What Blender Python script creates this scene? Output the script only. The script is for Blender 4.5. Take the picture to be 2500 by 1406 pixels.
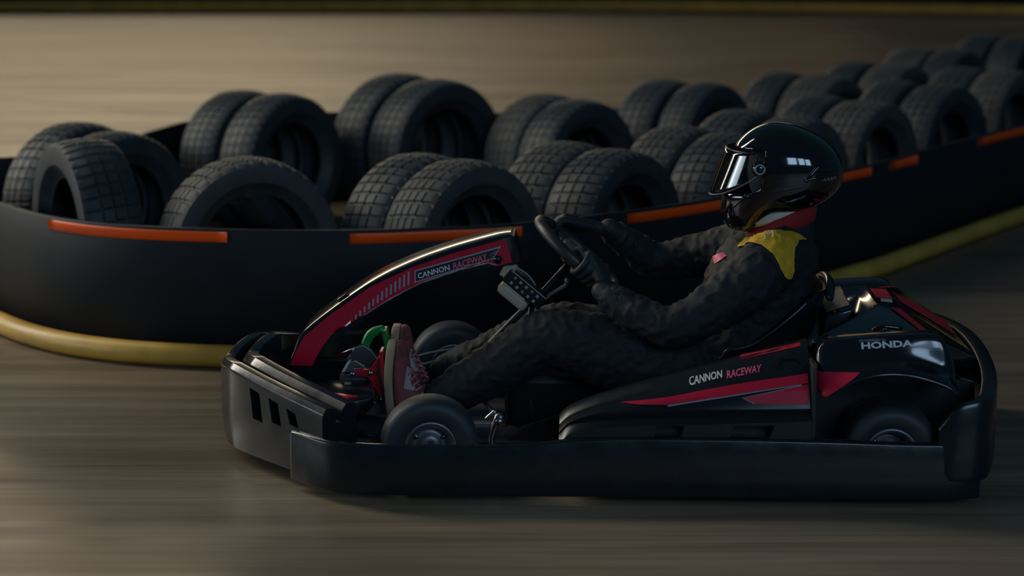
import bpy, bmesh, math, random
from mathutils import Vector, Matrix, noise
from mathutils.bvhtree import BVHTree
random.seed(7)
for o in list(bpy.data.objects): bpy.data.objects.remove(o)
S = bpy.context.scene
COL = S.collection
R = math.radians

# ------------------------------------------------------------------ camera
cam = bpy.data.objects.new('camera', bpy.data.cameras.new('camera'))
COL.objects.link(cam)
cam.location = (0.05, -6.11, 1.68)
cam.rotation_euler = (R(90 - 11.119), 0, 0)
cam.data.sensor_width = 36
cam.data.lens = 4900 / 2500 * 36
cam.data.dof.use_dof = True
cam.data.dof.focus_distance = 6.0
cam.data.dof.aperture_fstop = 1.8
cam.data.clip_end = 200
S.camera = cam

# ------------------------------------------------------------------ world, lights, exposure
S.view_settings.view_transform = 'Standard'
S.view_settings.look = 'None'
S.view_settings.gamma = 1
S.view_settings.exposure = 0.0
S.view_settings.use_curve_mapping = False
W = bpy.data.worlds.new('world'); S.world = W
W.use_nodes = True
bg = W.node_tree.nodes['Background']
bg.inputs[0].default_value = (0.012, 0.033, 0.052, 1)
bg.inputs[1].default_value = 1.0

def area(name, loc, target, sx, sy, power, col, spread=180):
    d = bpy.data.lights.new(name, 'AREA'); d.shape = 'RECTANGLE'
    d.size = sx; d.size_y = sy; d.energy = power; d.color = col; d.spread = R(spread)
    o = bpy.data.objects.new(name, d); COL.objects.link(o)
    o.location = loc
    o.rotation_euler = (Vector(target) - Vector(loc)).to_track_quat('-Z', 'Y').to_euler()
    return o
WARM = (1.0, 0.80, 0.50)
# tall row of windows in the far wall, to the left
area('window_back_offscreen', (-6, 35.7, 4.0), (-6, 0, 4.0), 27, 3.8, 70, (1.0, 0.70, 0.36))
# clerestory above it
area('window_back_high_offscreen', (-5, 35.7, 8.6), (-2, 0, 0.0), 32, 2.6, 2000, (1.0, 0.80, 0.52))
# roof light strips over the left of the hall
for i in range(5):
    area('roof_window_left_offscreen', (-6.5 - 1.9 * i, 4.2 + 0.5 * i, 5.8), (0.0, 0.3, 0.3), 0.45, 7.0, 150, (1.0, 0.93, 0.78))
# windows of the left long wall
area('window_left_offscreen', (-16, -2.5, 3.8), (-0.5, 0, 0.4), 9, 3.0, 480, (0.80, 0.92, 1.0))
# cool high windows of the opposite long wall
for i in range(3):
    area('window_front_offscreen', (2.6 + 2.6 * i, -13, 5.4), (0.5, 0, 0.6), 1.9, 3.4, 120, (0.48, 0.72, 1.0))

# ------------------------------------------------------------------ materials
def mat(name, col, rough=0.5, metal=0.0, coat=0.0, spec=0.5, noise_amt=0.0, noise_scale=30, bump=0.0, bump_scale=200, sheen=0.0, emit=None):
    m = bpy.data.materials.new(name); m.use_nodes = True
    nt = m.node_tree; b = nt.nodes['Principled BSDF']
    b.inputs['Base Color'].default_value = (*col, 1)
    b.inputs['Roughness'].default_value = rough
    b.inputs['Metallic'].default_value = metal
    b.inputs['Coat Weight'].default_value = coat
    b.inputs['Coat Roughness'].default_value = 0.06
    b.inputs['Specular IOR Level'].default_value = spec
    if sheen:
        b.inputs['Sheen Weight'].default_value = sheen
        b.inputs['Sheen Roughness'].default_value = 0.5
    tc = nt.nodes.new('ShaderNodeTexCoord')
    if noise_amt:
        n = nt.nodes.new('ShaderNodeTexNoise'); n.inputs['Scale'].default_value = noise_scale; n.inputs['Detail'].default_value = 6
        nt.links.new(tc.outputs['Object'], n.inputs['Vector'])
        r = nt.nodes.new('ShaderNodeMapRange'); r.inputs[1].default_value = 0.25; r.inputs[2].default_value = 0.75
        r.inputs[3].default_value = 1 - noise_amt; r.inputs[4].default_value = 1 + noise_amt
        nt.links.new(n.outputs['Fac'], r.inputs[0])
        x = nt.nodes.new('ShaderNodeVectorMath'); x.operation = 'SCALE'; x.inputs[0].default_value = col
        nt.links.new(r.outputs[0], x.inputs['Scale']); nt.links.new(x.outputs[0], b.inputs['Base Color'])
        r2 = nt.nodes.new('ShaderNodeMapRange'); r2.inputs[3].default_value = max(0, rough - 0.08); r2.inputs[4].default_value = min(1, rough + 0.08)
        nt.links.new(n.outputs['Fac'], r2.inputs[0]); nt.links.new(r2.outputs[0], b.inputs['Roughness'])
    if bump:
        n2 = nt.nodes.new('ShaderNodeTexNoise'); n2.inputs['Scale'].default_value = bump_scale; n2.inputs['Detail'].default_value = 3
        nt.links.new(tc.outputs['Object'], n2.inputs['Vector'])
        bp = nt.nodes.new('ShaderNodeBump'); bp.inputs['Strength'].default_value = bump; bp.inputs['Distance'].default_value = 0.004
        nt.links.new(n2.outputs['Fac'], bp.inputs['Height']); nt.links.new(bp.outputs[0], b.inputs['Normal'])
    return m
M = {}
M['rubber'] = mat('rubber', (0.024, 0.031, 0.038), 0.58, noise_amt=0.25, noise_scale=9, bump=0.15, bump_scale=60)
M['rubber_dusty'] = mat('rubber_dusty', (0.050, 0.051, 0.050), 0.66, noise_amt=0.3, noise_scale=8, bump=0.2, bump_scale=60)
M['belt'] = mat('belt', (0.010, 0.014, 0.018), 0.6, spec=0.25, noise_amt=0.3, noise_scale=4)
M['orange'] = mat('orange', (1.0, 0.10, 0.003), 0.4)
M['yellow_tube'] = mat('yellow_tube', (0.52, 0.30, 0.045), 0.45, noise_amt=0.25, noise_scale=6)
M['gloss'] = mat('gloss_black', (0.006, 0.007, 0.008), 0.16, coat=0.6)
M['satin'] = mat('satin_black', (0.006, 0.008, 0.010), 0.32, noise_amt=0.12, noise_scale=20)
M['bumper'] = mat('bumper_plastic', (0.008, 0.012, 0.015), 0.22, noise_amt=0.25, noise_scale=14, bump=0.06, bump_scale=90)
M['side_bumper'] = mat('side_bumper_plastic', (0.020, 0.021, 0.023), 0.45, noise_amt=0.3, noise_scale=12, bump=0.06, bump_scale=90)
M['red'] = mat('red_gloss', (0.48, 0.008, 0.035), 0.22, coat=0.5)
M['red_dark'] = mat('red_film', (0.48, 0.008, 0.035), 0.5, spec=0.3)
M['black_film'] = mat('black_film', (0.010, 0.012, 0.018), 0.35)
M['white_film'] = mat('white_film', (0.62, 0.64, 0.66), 0.4)
M['grey_film'] = mat('grey_film', (0.26, 0.28, 0.31), 0.4)
M['pink_film'] = mat('pink_film', (0.70, 0.10, 0.20), 0.4)
M['gold_film'] = mat('gold_film', (0.55, 0.28, 0.10), 0.35)
M['steel'] = mat('steel', (0.42, 0.43, 0.44), 0.28, metal=1.0)
M['dull_steel'] = mat('dull_steel', (0.20, 0.20, 0.22), 0.42, metal=0.7)
M['frame'] = mat('frame_paint', (0.022, 0.024, 0.027), 0.35)
M['red_metal'] = mat('red_metal', (0.42, 0.012, 0.02), 0.35)
M['green_metal'] = mat('green_metal', (0.02, 0.26, 0.06), 0.3)
M['beige'] = mat('beige_plastic', (0.42, 0.33, 0.25), 0.5)
M['suit'] = mat('suit', (0.0045, 0.0075, 0.011), 0.75, noise_amt=0.2, noise_scale=40, bump=0.25, bump_scale=350)
M['glove'] = mat('glove', (0.010, 0.014, 0.018), 0.6, bump=0.3, bump_scale=300)
M['yellow_cloth'] = mat('yellow_cloth', (0.62, 0.36, 0.012), 0.75, noise_amt=0.15, noise_scale=60, bump=0.3, bump_scale=250)
M['helmet'] = mat('helmet_lacquer', (0.004, 0.004, 0.005), 0.08, coat=1.0)
M['lining'] = mat('lining', (0.55, 0.52, 0.44), 0.8)
M['red_cloth'] = mat('red_cloth', (0.24, 0.008, 0.010), 0.85)
M['shoe_red'] = mat('shoe_red', (0.26, 0.060, 0.060), 0.75, noise_amt=0.2, noise_scale=50, bump=0.2)
M['shoe_brown'] = mat('shoe_brown', (0.13, 0.045, 0.035), 0.8)
M['shoe_white'] = mat('shoe_white', (0.40, 0.34, 0.33), 0.75)
M['tan'] = mat('tan_rubber', (0.36, 0.27, 0.18), 0.65)
M['pink'] = mat('pink_lace', (0.40, 0.17, 0.17), 0.8)
M['wall'] = mat('dark_wall', (0.03, 0.034, 0.038), 0.8, noise_amt=0.2, noise_scale=1)

def visor_mat():
    m = bpy.data.materials.new('visor_clear'); m.use_nodes = True
    nt = m.node_tree; nt.nodes.remove(nt.nodes['Principled BSDF'])
    out = nt.nodes['Material Output']
    t = nt.nodes.new('ShaderNodeBsdfTransparent'); t.inputs[0].default_value = (0.80, 0.83, 0.84, 1)
    g = nt.nodes.new('ShaderNodeBsdfGlossy'); g.inputs['Roughness'].default_value = 0.06
    f = nt.nodes.new('ShaderNodeFresnel'); f.inputs[0].default_value = 1.5
    mx = nt.nodes.new('ShaderNodeMixShader')
    nt.links.new(f.outputs[0], mx.inputs[0]); nt.links.new(t.outputs[0], mx.inputs[1]); nt.links.new(g.outputs[0], mx.inputs[2])
    nt.links.new(mx.outputs[0], out.inputs[0])
    return m
M['visor'] = visor_mat()

def floor_mat():
    m = bpy.data.materials.new('polished_concrete'); m.use_nodes = True
    nt = m.node_tree; b = nt.nodes['Principled BSDF']; L = nt.links.new
    tc = nt.nodes.new('ShaderNodeTexCoord')
    def nz(scale, detail, sc=(1, 1, 1), rot=0.0):
        mp = nt.nodes.new('ShaderNodeMapping'); mp.inputs['Scale'].default_value = sc; mp.inputs['Rotation'].default_value = (0, 0, rot)
        n = nt.nodes.new('ShaderNodeTexNoise'); n.inputs['Scale'].default_value = scale; n.inputs['Detail'].default_value = detail
        L(tc.outputs['Object'], mp.inputs[0]); L(mp.outputs[0], n.inputs['Vector'])
        return n.outputs['Fac']
    def rng(src, a, b_, c, d):
        r = nt.nodes.new('ShaderNodeMapRange'); r.inputs[1].default_value = a; r.inputs[2].default_value = b_
        r.inputs[3].default_value = c; r.inputs[4].default_value = d; L(src, r.inputs[0]); return r.outputs[0]
    def mul(a, b_):
        x = nt.nodes.new('ShaderNodeMath'); x.operation = 'MULTIPLY'; L(a, x.inputs[0])
        if isinstance(b_, float): x.inputs[1].default_value = b_
        else: L(b_, x.inputs[1])
        return x.outputs[0]
    streak = nz(1.0, 7, (0.55, 9.0, 1), R(-4))      # rubbered and polished driving lines
    fine = nz(2.2, 6, (0.7, 22.0, 1), R(3))
    patch = nz(0.55, 5, (0.6, 1.0, 1))
    marks = nz(1.0, 3, (0.30, 7.0, 1), R(5))
    v = mul(mul(mul(rng(streak, 0.3, 0.7, 0.70, 1.30), rng(fine, 0.3, 0.7, 0.86, 1.14)), rng(patch, 0.3, 0.7, 0.60, 1.36)), rng(marks, 0.60, 0.72, 1.0, 0.55))
    # saw-cut slab joints, about 6 m apart, laid at an angle to the track
    mp = nt.nodes.new('ShaderNodeMapping'); mp.inputs['Rotation'].default_value = (0, 0, R(218)); mp.inputs['Location'].default_value = (-6.71, 17.8, 0)
    L(tc.outputs['Object'], mp.inputs[0])
    sp = nt.nodes.new('ShaderNodeSeparateXYZ'); L(mp.outputs[0], sp.inputs[0])
    js = []
    for ax in (0, 1):
        mo = nt.nodes.new('ShaderNodeMath'); mo.operation = 'PINGPONG'; mo.inputs[1].default_value = 6.0
        L(sp.outputs[ax], mo.inputs[0]); js.append(rng(mo.outputs[0], 0.012, 0.09, 0.45, 1.0))
    v = mul(v, mul(js[0], js[1]))
    ramp = nt.nodes.new('ShaderNodeMix'); ramp.data_type = 'RGBA'
    ramp.inputs['A'].default_value = (0.150, 0.108, 0.070, 1); ramp.inputs['B'].default_value = (0.190, 0.146, 0.098, 1)
    L(rng(patch, 0.35, 0.65, 0, 1), ramp.inputs['Factor'])
    sc = nt.nodes.new('ShaderNodeVectorMath'); sc.operation = 'SCALE'
    L(ramp.outputs['Result'], sc.inputs[0]); L(v, sc.inputs['Scale']); L(sc.outputs[0], b.inputs['Base Color'])
    L(rng(marks, 0.35, 0.65, 0.34, 0.56), b.inputs['Roughness'])
    b.inputs['Specular IOR Level'].default_value = 0.5
    bp = nt.nodes.new('ShaderNodeBump'); bp.inputs['Strength'].default_value = 0.08; bp.inputs['Distance'].default_value = 0.01
    L(streak, bp.inputs['Height']); L(bp.outputs[0], b.inputs['Normal'])
    return m
M['floor'] = floor_mat()

# ------------------------------------------------------------------ helpers
def obj(name, me, m, parent=None, smooth=True):
    if m is not None and not me.materials:
        me.materials.append(M[m] if isinstance(m, str) else m)
    if smooth:
        for p in me.polygons: p.use_smooth = True
    o = bpy.data.objects.new(name, me); COL.objects.link(o)
    if parent: o.parent = parent
    return o
def mesh(verts, faces):
    me = bpy.data.meshes.new('m'); me.from_pydata([tuple(v) for v in verts], [], faces); me.update(); return me
def from_bm(bm):
    bmesh.ops.recalc_face_normals(bm, faces=bm.faces)
    me = bpy.data.meshes.new('m'); bm.to_mesh(me); bm.free(); return me
def bake(o):
    dg = bpy.context.evaluated_depsgraph_get()
    me = bpy.data.meshes.new_from_object(o.evaluated_get(dg))
    o.modifiers.clear(); o.data = me
    return o
def bevelled(o, w=0.004, seg=2, ang=35):
    b = o.modifiers.new('b', 'BEVEL'); b.width = w; b.segments = seg; b.limit_method = 'ANGLE'; b.angle_limit = R(ang)
    bake(o)
    for p in o.data.polygons: p.use_smooth = True
    try: o.data.set_sharp_from_angle(angle=R(40))
    except Exception: pass
    return o
def empty(name, loc=(0, 0, 0), rz=0.0):
    o = bpy.data.objects.new(name, None); COL.objects.link(o); o.location = loc; o.rotation_euler = (0, 0, rz)
    o.empty_display_size = 0.2; return o
def tag(o, label, cat, group=None):
    o['label'] = label; o['category'] = cat
    if group: o['group'] = group
    return o
def struct(o, label=None):
    o['kind'] = 'structure'
    if label: o['label'] = label
    return o
def catmull(pts, n):
    pts = [Vector(p) for p in pts]; P = [pts[0] * 2 - pts[1]] + pts + [pts[-1] * 2 - pts[-2]]
    out = []
    for i in range(1, len(P) - 2):
        for k in range(n):
            t = k / n
            a, b, c, d = P[i - 1], P[i], P[i + 1], P[i + 2]
            out.append(0.5 * ((2 * b) + (c - a) * t + (2 * a - 5 * b + 4 * c - d) * t * t + (3 * b - a - 3 * c + d) * t ** 3))
    out.append(pts[-1]); return out
def tube_bm(bm, pts, rads, seg=10, n=4, closed=False, dome=True, side=None):
    """round or elliptic tube through pts; rads: r or (r_side, r_up) per point"""
    rr = [r if isinstance(r, tuple) else (r, r) for r in (rads if isinstance(rads, (list, tuple)) and not isinstance(rads, tuple) else [rads] * len(pts))]
    if closed:
        P = [Vector(p) for p in pts]; RR = rr
    elif n > 1:
        ext = catmull([Vector((*p[:3], )) for p in pts], n)
        r3 = catmull([Vector((r[0], r[1], 0)) for r in rr], n)
        P = ext; RR = [(max(0.0005, v.x), max(0.0005, v.y)) for v in r3]
    else:
        P = [Vector(p) for p in pts]; RR = rr
    N = len(P)
    if dome and not closed:
        d0 = (P[0] - P[1]).normalized(); d1 = (P[-1] - P[-2]).normalized()
        pre = []; post = []
        for k in (3, 2, 1):
            a = R(90 * k / 3.4); pre.append((P[0] + d0 * max(RR[0]) * math.sin(a), (RR[0][0] * math.cos(a), RR[0][1] * math.cos(a))))
        for k in (1, 2, 3):
            a = R(90 * k / 3.4); post.append((P[-1] + d1 * max(RR[-1]) * math.sin(a), (RR[-1][0] * math.cos(a), RR[-1][1] * math.cos(a))))
        P = [p for p, _ in pre] + P + [p for p, _ in post]; RR = [r for _, r in pre] + list(RR) + [r for _, r in post]; N = len(P)
    rings = []; prev = None
    for i in range(N):
        t = (P[(i + 1) % N] - P[i - 1]) if closed else (P[min(i + 1, N - 1)] - P[max(i - 1, 0)])
        t.normalize()
        if side is not None:
            u = Vector(side); u = (u - t * u.dot(t)).normalized()
        elif prev is None:
            u = t.orthogonal().normalized()
        else:
            u = (prev - t * prev.dot(t)).normalized()
        prev = u; v = t.cross(u)
        rings.append([bm.verts.new(P[i] + u * RR[i][0] * math.cos(2 * math.pi * k / seg) + v * RR[i][1] * math.sin(2 * math.pi * k / seg)) for k in range(seg)])
    for i in range(N if closed else N - 1):
        a, b = rings[i], rings[(i + 1) % N]
        for k in range(seg): bm.faces.new((a[k], a[(k + 1) % seg], b[(k + 1) % seg], b[k]))
    if not closed:
        bm.faces.new(rings[0][::-1]); bm.faces.new(rings[-1])
def tube(name, pts, rads, m, parent=None, seg=10, n=4, closed=False, dome=False, side=None):
    bm = bmesh.new(); tube_bm(bm, pts, rads, seg, n, closed, dome, side); return obj(name, from_bm(bm), m, parent)
def box(name, c, s, m, parent=None, rot=(0, 0, 0), bev=0.004):
    bm = bmesh.new(); bmesh.ops.create_cube(bm, size=1)
    from mathutils import Euler
    mt = Matrix.Translation(c) @ Euler(rot).to_matrix().to_4x4() @ Matrix.Diagonal((*s, 1))
    bmesh.ops.transform(bm, matrix=mt, verts=bm.verts)
    if bev: bmesh.ops.bevel(bm, geom=bm.edges, offset=min(bev, min(s) * 0.4), segments=2, affect='EDGES', profile=0.5)
    return obj(name, from_bm(bm), m, parent, smooth=False)
def prism(name, poly, y0, y1, m, parent=None, bev=0.004, smooth=False):
    """polygon in the x,z plane, given thickness along y"""
    n = len(poly)
    v = [(x, y0, z) for x, z in poly] + [(x, y1, z) for x, z in poly]
    f = [tuple(range(n))[::-1], tuple(range(n, 2 * n))] + [(i, (i + 1) % n, (i + 1) % n + n, i + n) for i in range(n)]
    bm = bmesh.new(); vs = [bm.verts.new(p) for p in v]
    for q in f: bm.faces.new([vs[i] for i in q])
    if bev: bmesh.ops.bevel(bm, geom=bm.edges, offset=bev, segments=2, affect='EDGES', profile=0.5)
    return obj(name, from_bm(bm), m, parent, smooth)
def lathe_me(prof, seg, axis='y'):
    """prof: closed list of (radius, axial)"""
    v = []; f = []; n = len(prof)
    for k in range(seg):
        a = 2 * math.pi * k / seg
        for r, h in prof: v.append((r * math.cos(a), h, r * math.sin(a)))
    for k in range(seg):
        for i in range(n):
            f.append((k * n + i, k * n + (i + 1) % n, ((k + 1) % seg) * n + (i + 1) % n, ((k + 1) % seg) * n + i))
    bm = bmesh.new(); vs = [bm.verts.new(p) for p in v]
    for q in f: bm.faces.new([vs[i] for i in q])
    bmesh.ops.remove_doubles(bm, verts=bm.verts, dist=1e-6)
    return from_bm(bm)
def loft(name, rings, m, parent=None, cap=True, smooth=True, closed=True):
    v = []; f = []; n = len(rings[0])
    for r in rings: v += [tuple(p) for p in r]
    for i in range(len(rings) - 1):
        for k in range(n if closed else n - 1):
            f.append((i * n + k, i * n + (k + 1) % n, (i + 1) * n + (k + 1) % n, (i + 1) * n + k))
    if cap and closed:
        f.append(tuple(range(n))); f.append(tuple((len(rings) - 1) * n + k for k in range(n))[::-1])
    bm = bmesh.new(); vs = [bm.verts.new(p) for p in v]
    for q in f: bm.faces.new([vs[i] for i in q])
    return obj(name, from_bm(bm), m, parent, smooth)
def bvh_of(objs):
    vs = []; fs = []
    for o in objs:
        b = len(vs); vs += [v.co.copy() for v in o.data.vertices]; fs += [[b + i for i in p.vertices] for p in o.data.polygons]
    return BVHTree.FromPolygons(vs, fs)
def decal(name, polys, target, m, parent, off=0.0012, step=0.02, d=(0, 1, 0), thick=0.0008):
    """thin film cut to a flat shape (x,z) and laid on the target's surface along d"""
    bm = bmesh.new()
    if isinstance(polys, tuple):
        vs0, fs0 = polys
        vs = [bm.verts.new((x, 0, z)) for x, z in vs0]
        for q in fs0:
            try: bm.faces.new([vs[i] for i in q])
            except ValueError: pass
    else:
        for poly in polys:
            bm.faces.new([bm.verts.new((x, 0, z)) for x, z in poly])
    bmesh.ops.triangulate(bm, faces=[f for f in bm.faces if len(f.verts) > 4])
    xs = [v.co.x for v in bm.verts]; zs = [v.co.z for v in bm.verts]
    for lo, hi, no in ((min(xs), max(xs), (1, 0, 0)), (min(zs), max(zs), (0, 0, 1))):
        c = math.ceil(lo / step) * step
        while c < hi:
            bmesh.ops.bisect_plane(bm, geom=bm.verts[:] + bm.edges[:] + bm.faces[:], plane_co=Vector(no) * c, plane_no=no)
            c += step
    dv = Vector(d).normalized(); last = None
    lost = []
    for v in bm.verts:
        h = target.ray_cast(v.co - dv * 2, dv)
        if h[0] is None: lost.append(v); continue
        nrm = h[1] if h[1].dot(dv) < 0 else -h[1]
        v.co = h[0] + nrm * off
    if lost: bmesh.ops.delete(bm, geom=lost, context='VERTS')
    me = from_bm(bm)
    return obj(name, me, m, parent, smooth=True)
def text_shape(s, p0, p1, shear=0.0, hscale=1.0, bold=0.0):
    """text outline fitted from p0 to p1 in the x,z plane (baseline)"""
    c = bpy.data.curves.new('t', 'FONT'); c.body = s; c.shear = shear; c.size = 1; c.offset = bold; c.resolution_u = 2
    o = bpy.data.objects.new('t', c); COL.objects.link(o)
    dg = bpy.context.evaluated_depsgraph_get()
    me = bpy.data.meshes.new_from_object(o.evaluated_get(dg))
    bpy.data.objects.remove(o)
    vs = [(v.co.x, v.co.y) for v in me.vertices]; fs = [tuple(p.vertices) for p in me.polygons]
    x0 = min(v[0] for v in vs); x1 = max(v[0] for v in vs)
    dx, dz = p1[0] - p0[0], p1[1] - p0[1]; ln = math.hypot(dx, dz); k = ln / (x1 - x0); ux, uz = dx / ln, dz / ln
    out = [(p0[0] + (a - x0) * k * ux - b * k * hscale * uz, p0[1] + (a - x0) * k * uz + b * k * hscale * ux) for a, b in vs]
    bpy.data.meshes.remove(me)
    return (out, fs)
def remesh(o, vox, smooth=4, fac=0.5):
    r = o.modifiers.new('r', 'REMESH'); r.mode = 'VOXEL'; r.voxel_size = vox
    s = o.modifiers.new('s', 'SMOOTH'); s.iterations = smooth; s.factor = fac
    bake(o)
    for p in o.data.polygons: p.use_smooth = True
    return o
def cut(o, cutters):
    for c in cutters:
        b = o.modifiers.new('c', 'BOOLEAN'); b.operation = 'DIFFERENCE'; b.object = c; b.solver = 'EXACT'
    bake(o)
    for c in cutters: bpy.data.objects.remove(c)
    return o
def triangulate(o):
    bm = bmesh.new(); bm.from_mesh(o.data); bmesh.ops.triangulate(bm, faces=bm.faces[:]); bm.to_mesh(o.data); bm.free()
def mirror_part(o, parent, name=None):
    """the same piece on the far side of the kart"""
    bm = bmesh.new(); bm.from_mesh(o.data)
    for v in bm.verts: v.co.y = -v.co.y * FAR
    for f in bm.faces: f.normal_flip()
    me = bpy.data.meshes.new('m'); bm.to_mesh(me); bm.free()
    for mm in o.data.materials: me.materials.append(mm)
    n = bpy.data.objects.new(name or o.name.split('.')[0], me); COL.objects.link(n); n.parent = parent
    return n

# ------------------------------------------------------------------ setting
fl = obj('floor', mesh([(-40, -25, 0), (40, -25, 0), (40, 40, 0), (-40, 40, 0)], [(0, 1, 2, 3)]), 'floor', smooth=False)
struct(fl, 'brown polished concrete floor of the karting hall')
wb = box('wall_back', (0, 36.2, 6.5), (80, 0.3, 13), 'wall', bev=0); struct(wb, 'dark far wall of the hall')

# ------------------------------------------------------------------ barriers
def offset_curve(P, d):
    out = []
    for i, p in enumerate(P):
        t = P[min(i + 1, len(P) - 1)] - P[max(i - 1, 0)]; t.normalize()
        out.append(p + Vector((t.y, -t.x, 0)) * d)
    return out
def belt_mesh(P, z0, z1, th):
    A = offset_curve(P, th / 2); B = offset_curve(P, -th / 2)
    rings = [[(a.x, a.y, z0), (a.x, a.y, z1 - 0.006), (a.x * .8 + b.x * .2, a.y * .8 + b.y * .2, z1), (a.x * .2 + b.x * .8, a.y * .2 + b.y * .8, z1), (b.x, b.y, z1 - 0.006), (b.x, b.y, z0)] for a, b in zip(A, B)]
    v = [q for r in rings for q in r]; n = 6; f = []
    for i in range(len(rings) - 1):
        for k in range(n): f.append((i * n + k, i * n + (k + 1) % n, (i + 1) * n + (k + 1) % n, (i + 1) * n + k))
    f += [tuple(range(n)), tuple((len(rings) - 1) * n + k for k in range(n))[::-1]]
    me = mesh(v, f); return me
def sub_curve(P, x0, x1):
    return [p for p in P if x0 <= p.x <= x1]
front_pts = [(-3.2, 3.6, 0), (-2.5, 2.45, 0), (-1.97, 1.66, 0), (-1.67, 1.29, 0), (-1.36, 1.09, 0), (-0.97, 1.00, 0), (-0.53, 0.97, 0), (-0.23, 1.03, 0), (0.08, 1.13, 0), (0.48, 1.41, 0), (0.88, 1.78, 0), (1.46, 2.52, 0), (1.70, 2.83, 0), (2.3, 3.72, 0), (2.73, 4.33, 0), (3.6, 5.5, 0), (4.6, 6.9, 0)]
FP = catmull(front_pts, 10)
bar = empty('track_barrier', (0, 0, 0))
tag(bar, 'black rubber belt barrier with orange strips curving behind the go-kart', 'barrier')
obj('belt', belt_mesh(FP, 0.0, 0.5, 0.022), 'belt', bar)
for x0, x1 in ((-1.69, -0.95), (-0.53, 0.09), (0.47, 1.06), (1.26, 1.66), (1.74, 1.98), (2.33, 3.4)):
    seg = offset_curve(sub_curve(FP, x0, x1), 0.0125)
    st = obj('orange_strip', belt_mesh(seg, 0.452, 0.489, 0.004), 'orange', bar)
    st['label'] = 'bright orange reflective strip'
fo = offset_curve(FP, 0.055)
tb = tube('base_tube', [(p.x, p.y, 0.042) for p in fo], 0.042, 'yellow_tube', bar, seg=14, n=1)
tb['label'] = 'dull yellow tube along the foot of the barrier'
back_pts = [(-3.2, 3.75, 0), (-2.7, 2.95, 0), (-2.4, 2.95, 0), (-2.05, 3.08, 0), (-1.84, 3.4, 0), (-1.78, 4.0, 0), (-1.55, 4.65, 0), (-0.9, 4.93, 0), (0.05, 4.87, 0), (0.7, 5.15, 0), (1.5, 5.75, 0), (2.3, 6.75, 0), (3.0, 8.0, 0), (4.0, 9.6, 0)]
BP = catmull(back_pts, 8)
bb = obj('track_barrier', belt_mesh(BP, 0.0, 0.5, 0.022), 'belt')
tag(bb, 'plain black rubber belt standing behind the back row of tyres', 'barrier')
far_pts = [(-14, 23.4, 0), (-9, 23.5, 0), (-4, 23.6, 0), (0, 23.7, 0), (3, 23.5, 0), (7.5, 22.5, 0), (12, 21.0, 0)]
FB = catmull(far_pts, 8)
fb = empty('track_barrier', (0, 0, 0)); tag(fb, 'distant dark barrier with a pale yellow tube across the far track edge', 'barrier')
obj('belt', belt_mesh(FB, 0.0, 0.9, 0.03), 'belt', fb)
tube('base_tube', [(p.x, p.y, 0.065) for p in offset_curve(FB, 0.08)], 0.065, 'yellow_tube', fb, seg=12, n=1)

# ------------------------------------------------------------------ car tyres of the barrier island
def tyre_mesh(D, w, hole, pitches, grooves):
    ro = D / 2; ri = hole / 2; hw = w / 2
    prof = []   # outer profile from the inner left bead round to the right bead, then the inside
    prof += [(ri, -hw * 0.62, 0), (ri + 0.02, -hw * 0.72, 0), (ri + (ro - ri) * 0.35, -hw * 0.96, 0), (ri + (ro - ri) * 0.62, -hw * 1.0, 0), (ri + (ro - ri) * 0.84, -hw * 0.95, 0), (ro - 0.014, -hw * 0.84, 1)]
    n = grooves
    span = 1.56 * hw; x = -span / 2; rib = span / (n + 1)
    for g in range(n + 1):
        a = x + g * rib; b = a + rib
        crown = lambda q: ro - 0.010 * (q / (span / 2)) ** 2
        prof += [(crown(a + 0.005) if g else crown(a), a + (0.005 if g else 0), 1), (crown(b - 0.005), b - 0.005, 1)]
        if g < n: prof += [(ro - 0.010, b - 0.004, 0), (ro - 0.010, b + 0.004, 0)]
    prof += [(ro - 0.014, hw * 0.84, 1), (ri + (ro - ri) * 0.84, hw * 0.95, 0), (ri + (ro - ri) * 0.62, hw * 1.0, 0), (ri + (ro - ri) * 0.35, hw * 0.96, 0), (ri + 0.02, hw * 0.72, 0), (ri, hw * 0.62, 0)]
    prof += [(ri + 0.012, hw * 0.55, 0), (ri + (ro - ri) * 0.45, hw * 0.86, 0), (ro - 0.035, hw * 0.72, 0), (ro - 0.030, 0, 0), (ro - 0.035, -hw * 0.72, 0), (ri + (ro - ri) * 0.45, -hw * 0.86, 0), (ri + 0.012, -hw * 0.55, 0)]
    seg = pitches * 2; N = len(prof); v = []; f = []
    for k in range(pitches):
        for da, low in ((0.10, 0), (0.78, 0), (0.80, 1), (0.98, 1)):
            a = 2 * math.pi * (k + da) / pitches
            for r, h, tr in prof:
                rr = r - (0.007 if (tr and low) else 0)
                a2 = a + (0.25 * h / hw * 2 * math.pi / pitches if tr else 0)
                v.append((rr * math.cos(a2), h, rr * math.sin(a2)))
    K = pitches * 4
    for k in range(K):
        for i in range(N):
            f.append((k * N + i, k * N + (i + 1) % N, ((k + 1) % K) * N + (i + 1) % N, ((k + 1) % K) * N + i))
    me = mesh(v, f)
    bm = bmesh.new(); bm.from_mesh(me); return from_bm(bm)
TM = [tyre_mesh(0.68, 0.235, 0.40, 44, 3), tyre_mesh(0.68, 0.25, 0.42, 36, 4), tyre_mesh(0.68, 0.22, 0.41, 52, 3)]
for i, t in enumerate(TM):
    t.materials.append(M['rubber_dusty' if i == 1 else 'rubber'])
    for p in t.polygons: p.use_smooth = True
    t.set_sharp_from_angle(angle=R(32))
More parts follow.
